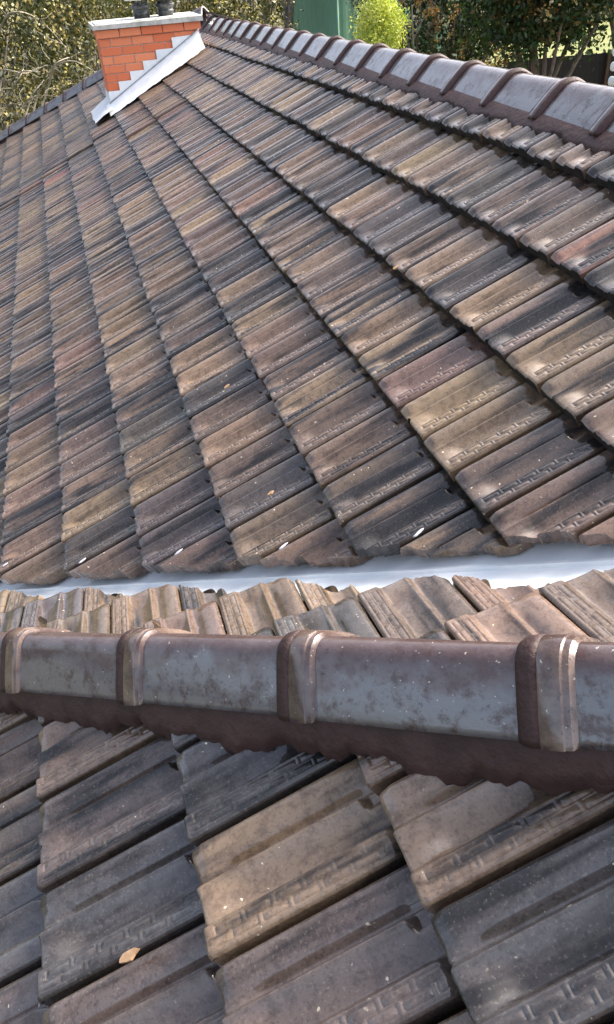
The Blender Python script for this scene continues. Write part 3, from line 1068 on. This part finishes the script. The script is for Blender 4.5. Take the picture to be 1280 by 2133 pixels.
def tree(name, label, cat, base, crown_c, r, ncl, per, spread, size, palette, weights, group=None, flowers=None, trunk_r=.14, shell=.55, nlimb=7, droop=0.0, aspect=.45):
    t = empty(name, base)
    tag(t, label, cat, group)
    mb = MB()
    c = Vector(crown_c)
    fork = Vector(base).lerp(c, .45)
    limb(mb, base, fork, trunk_r, trunk_r * .75, .05)
    for k in range(nlimb):
        d = Vector(rng.normal(size=3)); d.z = abs(d.z) * .7; d.normalize()
        e = c + Vector((d.x * r[0], d.y * r[1], d.z * r[2])) * .75
        limb(mb, fork, e, trunk_r * .5, trunk_r * .1)
    mb.build('trunk', M_BARK, t)
    pts, ids, cl = crown_points(crown_c, r, ncl, per, spread, shell, droop)
    keep = pts[:, 2] > GROUND + .05
    cols = pick_cols(ids, ncl, palette, weights)
    leaves('crown', pts[keep], cols[keep], size, t, aspect)
    if flowers:
        nf, fcols, fsize, fper = flowers
        d = rng.normal(size=(nf, 3)); d /= np.linalg.norm(d, axis=1)[:, None]
        d[:, 1] = -np.abs(d[:, 1]); d[:, 2] = d[:, 2] * .8 + .1
        cen = np.array(crown_c) + d * np.array(r) * rng.uniform(.85, 1.08, (nf, 1))
        fp = np.repeat(cen, fper, 0) + rng.normal(size=(nf * fper, 3)) * fsize * .95
        fc = np.array(fcols)[rng.integers(0, len(fcols), nf)]
        leaves('blossom', fp, np.repeat(fc, fper, 0) * rng.uniform(.8, 1.1, (nf * fper, 1)), fsize, t, .8)
    return t

OLIVE = [(.070, .074, .020), (.115, .108, .028), (.040, .050, .016), (.17, .135, .040), (.020, .027, .010)]
DARKG = [(.028, .060, .017), (.048, .092, .025), (.016, .034, .012), (.12, .085, .03), (.07, .125, .036)]
CREAM = [(.50, .44, .18), (.62, .58, .36), (.42, .34, .13)]
ORANGE = [(.62, .42, .16), (.70, .58, .28), (.50, .28, .10), (.75, .70, .50)]

# olive bushes behind the far hip
bush_defs = [(-6.5, 17.5, 2.6, 'leftmost olive bushy tree behind the far hip, under bare branches'),
             (-1.5, 19.5, 2.7, 'olive bushy tree left of the chimney above the far hip'),
             (3.2, 18.5, 2.5, 'olive tree with cream blossom directly left of the brick chimney'),
             (7.6, 21.0, 2.8, 'olive tree rising behind the chimney flues'),
             (10.6, 24.0, 1.7, 'olive tree right of the flues above the distant ridge end')]
for az, dist, r, lab in bush_defs:
    b = at(az, dist, GROUND)
    tree('olive_tree', lab, 'tree', b, (b.x, b.y, -1.9), (r, r * .9, 3.1), 260, 60, .25, .105, OLIVE, [28, 26, 22, 12, 16], 'olive trees beyond the far hip',
         (230, CREAM, .055, 7), .13, .42, 8, aspect=.34)
# taller trees with bare trunks further back
for az, dist, lab in ((12.6, 33, 'slim dark trunked tree beside the driveway, nearer the chimney'), (13.6, 35, 'slim dark trunked tree beside the driveway, nearer the green shed'), (14.9, 31, 'dark trunked tree at the left side of the green shed')):
    b = at(az, dist, GROUND)
    t = tree('trunk_tree', lab, 'tree', b, (b.x, b.y, 1.15), (.62, .62, 1.5), 150, 26, .18, .11, OLIVE, [26, 22, 26, 14, 12], 'slim trees by the driveway', None, .20, .3, 7, .6)

# distant wood, one mass
pts, cols = [], []
for k in range(60):
    az = -16 + 64 * (k + rng.random()) / 60
    b = at(az, rng.uniform(62, 85), GROUND)
    hh = rng.uniform(6, 10)
    p_, ids, cl = crown_points((b.x, b.y, GROUND + hh * .5), (3.4, 3.4, hh * .52), 110, 12, .5, .5)
    pts.append(p_); cols.append(pick_cols(ids, 110, OLIVE + DARKG[:2], [20, 10, 25, 6, 20, 10, 10]))
pts, cols = np.concatenate(pts), np.concatenate(cols)
keep = pts[:, 2] > GROUND
o = leaves('distant_wood', pts[keep], cols[keep], .42, None, .6)
tag(o, 'olive green wood far behind the house', 'wood', kind='stuff')

# ------------------------------------------------------------------ green shed
M_SHED = noisy_mat('green painted sheet', (0.125, 0.270, 0.175), (0.145, 0.300, 0.200), 0.6, 0.55, 0.05)
M_SHEDTRIM = noisy_mat('pale shed trim', (0.50, 0.55, 0.50), (0.6, 0.64, 0.6), 2.0, 0.6, 0)
M_SHEDROOF = noisy_mat('shed roof', (0.10, 0.13, 0.12), (0.14, 0.17, 0.15), 2.0, 0.5, 0.1)
shed = empty('shed', at(18, 31, GROUND))
tag(shed, 'green painted metal shed standing behind the ridge', 'shed')
c0 = at(18.1, 30, GROUND)                       # near corner
dl = (at(15.6, 33, 0) - at(18.1, 30, 0)); dl.z = 0; dl.normalize()
dr = Vector((-dl.y, dl.x, 0))
if dr.dot(Vector((math.sin(.31), math.cos(.31), 0))) < 0: dr = -dr
H = 4.2
def shed_wall(name, a, b, n):
    mb = MB()
    d = (b - a); L = d.length; d.normalize()
    nrm = Vector((d.y, -d.x, 0))
    V = []
    for i in range(n + 1):
        s = L * i / n
        off = .012 * (1 if (i // 2) % 2 else -1)
        q = a + d * s + nrm * off
        V += [q, q + Vector((0, 0, H))]
    mb.add(V, [(2 * i, 2 * i + 2, 2 * i + 3, 2 * i + 1) for i in range(n)])
    return mb.build(name, M_SHED, shed)
pL, pR = c0 + dl * 4.4, c0 + dr * 5.0
pB = pL + dr * 5.0
shed_wall('wall', pL, c0, 44); shed_wall('wall', c0, pR, 50); shed_wall('wall', pR, pB, 40); shed_wall('wall', pB, pL, 40)
mb = MB(); mb.tube([c0 + Vector((0, 0, 0)), c0 + Vector((0, 0, H))], [.05, .05], 4); mb.build('corner_trim', M_SHED, shed)
mb = MB()
e = .18
tops = [pL + (dl - dr) * e, c0 - (dl + dr) * e, pR + (dr - dl) * e, pB + (dl + dr) * e]
mid = [(tops[0] + tops[1]) / 2, (tops[2] + tops[3]) / 2]
zz = Vector((0, 0, H))
R_ = [q + zz for q in tops] + [q + zz + Vector((0, 0, .7)) for q in mid]
R2 = [q - Vector((0, 0, .06)) for q in R_]
mb.add(R_ + R2, [(0, 4, 5, 3), (1, 2, 5, 4), (6, 9, 11, 10), (7, 10, 11, 8), (0, 6, 10, 4), (4, 10, 7, 1), (3, 5, 11, 9), (5, 2, 8, 11), (0, 3, 9, 6), (1, 7, 8, 2)])
mb.build('roof', M_SHEDROOF, shed)
mb = MB(); mb.box((c0 + (pR - c0) / 2 + zz - dl * .12 - Vector((0, 0, .08))), (.12, .12, .12)); 
gt = MB(); gt.tube([c0 + zz - dl * .16 - Vector((0, 0, .06)) - dr * .1, pR + zz - dl * .16 - Vector((0, 0, .06))], [.05, .05], 8); gt.build('gutter', M_SHEDTRIM, shed)

# ------------------------------------------------------------------ shrubs and trees to the right
LIME = [(.64, .70, .15), (.78, .80, .30), (.52, .60, .11), (.38, .47, .08)]
b = at(20.7, 18.5, GROUND)
tree('lime_shrub', 'bright lime green feathery shrub beyond the ridge beside the shed', 'shrub', b, (b.x, b.y, -1.35), (.46, .46, 1.25), 360, 40, .10, .07, LIME, [30, 26, 24, 14], None, None, .05, .35, 6, aspect=.4)
b = at(22.0, 17.5, GROUND)
tree('green_shrub', 'small fresh green shrub low in front of the lime shrub', 'shrub', b, (b.x, b.y, -2.2), (.62, .6, .85), 160, 24, .10, .06, [(.06, .15, .02), (.10, .22, .03), (.03, .08, .015)], [30, 26, 20], None, None, .05, .4, 5)
b = at(20.3, 26, GROUND)
tree('grey_tree', 'grey green drooping tree overlapping the right wall of the shed', 'tree', b, (b.x, b.y, -.3), (.6, .6, 1.5), 110, 30, .16, .10, [(.10, .12, .075), (.15, .165, .11), (.05, .06, .04)], [20, 20, 20], None, None, .09, .3, 7, .8)
# bare branched tree
b = at(23.3, 22, GROUND)
t = empty('bare_tree', b)
tag(t, 'thin bare branched grey tree between the lime shrub and the blossoming tree', 'tree')
mb = MB()
for k in range(9):
    q = b + Vector((rng.normal(0, .5), rng.normal(0, .5), rng.uniform(3.2, 5.8)))
    limb(mb, b + Vector((rng.normal(0, .15), rng.normal(0, .15), 0)), q, .055, .012, .08, 6)
    for m_ in range(6):
        s = b.lerp(q, rng.uniform(.4, .95))
        limb(mb, s, s + Vector((rng.normal(0, .5), rng.normal(0, .4), rng.uniform(.1, .9))), .018, .004, .1, 4)
mb.build('trunk', M_TWIG, t)
pts, ids, cl = crown_points((b.x, b.y, -.9), (1.1, 1.0, 2.0), 110, 14, .16, .3)
leaves('crown', pts, pick_cols(ids, 110, OLIVE, [20, 10, 30, 5, 30]), .08, t, .35)
# blossoming dark trees
for az, dist, rx_, zc, rz, lab, ncl in ((25.5, 23.0, 1.75, -1.0, 2.7, 'dark leafy tree with orange blossom left of the gap over the fence', 520),
                                 (30.7, 18.0, 1.45, .0, 1.65, 'dark leafy tree with most cream and orange blossom over the fence', 800),
                                 (36.2, 20.0, 2.5, .45, 2.2, 'dark leafy blossoming tree at the right edge behind the pale slats', 620),
                                 (27.5, 24.5, 2.4, 1.0, 2.3, 'dark leafy tree standing furthest back among the blossoming trees', 480)):
    b = at(az, dist, GROUND)
    tree('blossom_tree', lab, 'tree', b, (b.x, b.y, zc), (rx_, rx_ * .9, rz), ncl, 24, .16, .12, DARKG, [30, 26, 26, 6, 12], 'blossoming trees over the fence',
         (190, ORANGE, .060, 20), .12, .35, 9, aspect=.5)

# ------------------------------------------------------------------ dark fence
M_FENCE = noisy_mat('dark shaded fence', (0.012, 0.011, 0.010), (0.024, 0.020, 0.017), 4.0, 0.8, 0.2)  # deep shade on the dark boards is put into their colour
M_POST = noisy_mat('brown fence post', (0.06, 0.035, 0.02), (0.10, 0.06, 0.035), 6.0, 0.85, 0.3)
fence = empty('fence', at(31, 27.5, GROUND))
tag(fence, 'dark shaded board fence with brown posts below the blossoming trees', 'fence')
fa, fb = at(26.0, 28.0, GROUND), at(41, 31.5, GROUND)
fd = (fb - fa); FLn = fd.length; fd.normalize()
ang = math.atan2(fd.y, fd.x)
nb = int(FLn / .15)
bm_ = MB(); bm_.box((0, 0, .95), (.142, .022, 1.86)); me_board = mesh_from('board', bm_.v, bm_.f); me_board.materials.append(M_FENCE)
for i in range(nb):
    o = bpy.data.objects.new('board', me_board); COL.objects.link(o); o.parent = fence
    o.matrix_parent_inverse = fence.matrix_world.inverted()
    o.location = fa + fd * (i * .15) + Vector((0, 0, rng.normal(0, .006))); o.rotation_euler = (0, 0, ang + rng.normal(0, .01))
bm_ = MB(); bm_.box((0, 0, .98), (.10, .10, 1.96)); me_post = mesh_from('post', bm_.v, bm_.f); me_post.materials.append(M_POST)
nrm = Vector((fd.y, -fd.x, 0))
for i in range(int(FLn / 2.4) + 1):
    o = bpy.data.objects.new('post', me_post); COL.objects.link(o); o.parent = fence
    o.matrix_parent_inverse = fence.matrix_world.inverted()
    o.location = fa + fd * (i * 2.4) + nrm * .07; o.rotation_euler = (0, 0, ang)

# ------------------------------------------------------------------ pale slats at the right edge
M_SLAT = noisy_mat('pale painted slat', (0.58, 0.66, 0.66), (0.70, 0.77, 0.76), 4.0, 0.5, 0.1)
scr = empty('slatted_screen', at(36.2, 13, GROUND))
tag(scr, 'pale slatted screen with rounded ends at the right edge', 'screen')
q0 = at_px(1267, 170, 13)
sd = (at(39, 13, 0) - at(35, 13, 0)).normalized()
sm = MB()
prof = [(math.cos(t) * .030, math.sin(t) * .058) for t in np.linspace(0, 2 * pi, 12, endpoint=False)]
V, F = [], []
for s, k in ((-.0, .45), (.012, .85), (.03, 1.0), (1.2, 1.0)):
    for a_, c_ in prof: V.append((s, a_ * k, c_ * k))
for i in range(3):
    for j in range(12):
        F.append((i * 12 + j, i * 12 + (j + 1) % 12, (i + 1) * 12 + (j + 1) % 12, (i + 1) * 12 + j))
F.append(tuple(range(11, -1, -1)))
me_slat = mesh_from('slat', V, F, True); me_slat.materials.append(M_SLAT)
for i in range(12):
    o = bpy.data.objects.new('slat', me_slat); COL.objects.link(o); o.parent = scr
    o.matrix_parent_inverse = scr.matrix_world.inverted()
    o.location = (q0.x, q0.y, q0.z - .35 + i * .178); o.rotation_euler = (0, 0, math.atan2(sd.y, sd.x))
pm = MB(); pq = q0 + sd * .12; pm.box((pq.x, pq.y, (GROUND + q0.z + 2.0) / 2), (.06, .06, q0.z + 2.0 - GROUND)); pm.build('post', M_FENCE, scr)

# ------------------------------------------------------------------ bare arching branches on the left
bb = at(-7.5, 16.2, GROUND)
t = empty('bare_shrub', bb)
tag(t, 'pale bare arching branches in front of the olive bushes at far left', 'shrub')
arcs = [[(-40, 330), (-15, 120), (10, 40), (40, 25), (80, 40), (120, 78), (145, 110)], [(-40, 330), (-20, 190), (0, 148), (35, 150), (60, 152), (100, 136), (125, 150)],
        [(-20, 330), (0, 200), (30, 160), (55, 148), (85, 150)], [(10, 330), (25, 262), (48, 225), (75, 188), (105, 150)],
        [(-10, 330), (0, 225), (20, 190), (42, 160), (50, 140)], [(60, 300), (95, 200), (115, 142), (150, 127), (185, 142), (205, 155)], [(40, 300), (62, 215), (85, 200), (125, 202)],
        [(-30, 330), (2, 175), (4, 155), (15, 152)], [(60, 300), (75, 210), (100, 160), (120, 130), (150, 118), (165, 110)], [(-30, 300), (10, 225), (40, 218), (75, 226)]]
for a_ in arcs:
    mb = MB()
    dd = 15.6 + rng.uniform(-.5, .5)
    pts = [at_px(x, y, dd + .25 * math.sin(i * 1.7)) for i, (x, y) in enumerate(a_)]
    # smooth
    fine = []
    for i in range(len(pts) - 1):
        p0, p1, p2, p3 = pts[max(i - 1, 0)], pts[i], pts[i + 1], pts[min(i + 2, len(pts) - 1)]
        for s in np.linspace(0, 1, 5, endpoint=False):
            fine.append(.5 * ((2 * p1) + (p2 - p0) * s + (2 * p0 - 5 * p1 + 4 * p2 - p3) * s * s + (3 * p1 - p0 - 3 * p2 + p3) * s ** 3))
    fine.append(pts[-1])
    mb.tube(fine, list(np.linspace(.020, .004, len(fine))), 6)
    for s in range(11, len(fine) - 1, 8):
        d = Vector(rng.normal(size=3)); d.z = abs(d.z) * .6
        limb(mb, fine[s], fine[s] + d.normalized() * rng.uniform(.25, .6), .006, .0025, .15, 4)
    mb.build('branch', M_TWIG, t)

# ------------------------------------------------------------------ small flakes lying on the tiles
M_FLAKE = noisy_mat('orange flake', (0.36, 0.21, 0.11), (0.48, 0.32, 0.19), 60.0, 0.8, 0.2, 0.003)
for i, (px, py, sz, nrm_off, lab) in enumerate(((826, 558, .016, .004, 'orange flake on a tan tile below the ridge at right'), (474, 806, .015, .004, 'small orange flake on a dark tile at mid left'),
                                   (565, 1028, .013, .004, 'brown crumb on a dark tile just above the valley'), (272, 1990, .018, CO[2] + .004, 'tan flake in the near tile gap at lower left'))):
    c = onA_px(px, py, nrm_off)
    r = np.random.default_rng(90 + i)
    V = [c + UA * (math.cos(t) * sz * r.uniform(.7, 1.2)) + VA * (math.sin(t) * sz * .5 * r.uniform(.7, 1.2)) for t in np.linspace(0, 2 * pi, 9, endpoint=False)]
    V = V + [v + NA * .005 for v in V]
    F = [tuple(range(8, -1, -1)), tuple(range(9, 18))] + [(k, (k + 1) % 9, 9 + (k + 1) % 9, 9 + k) for k in range(9)]
    tag(obj('flake', mesh_from('flake', [W(v) for v in V], F), M_FLAKE), lab, 'flake', 'flakes lying on the roof')
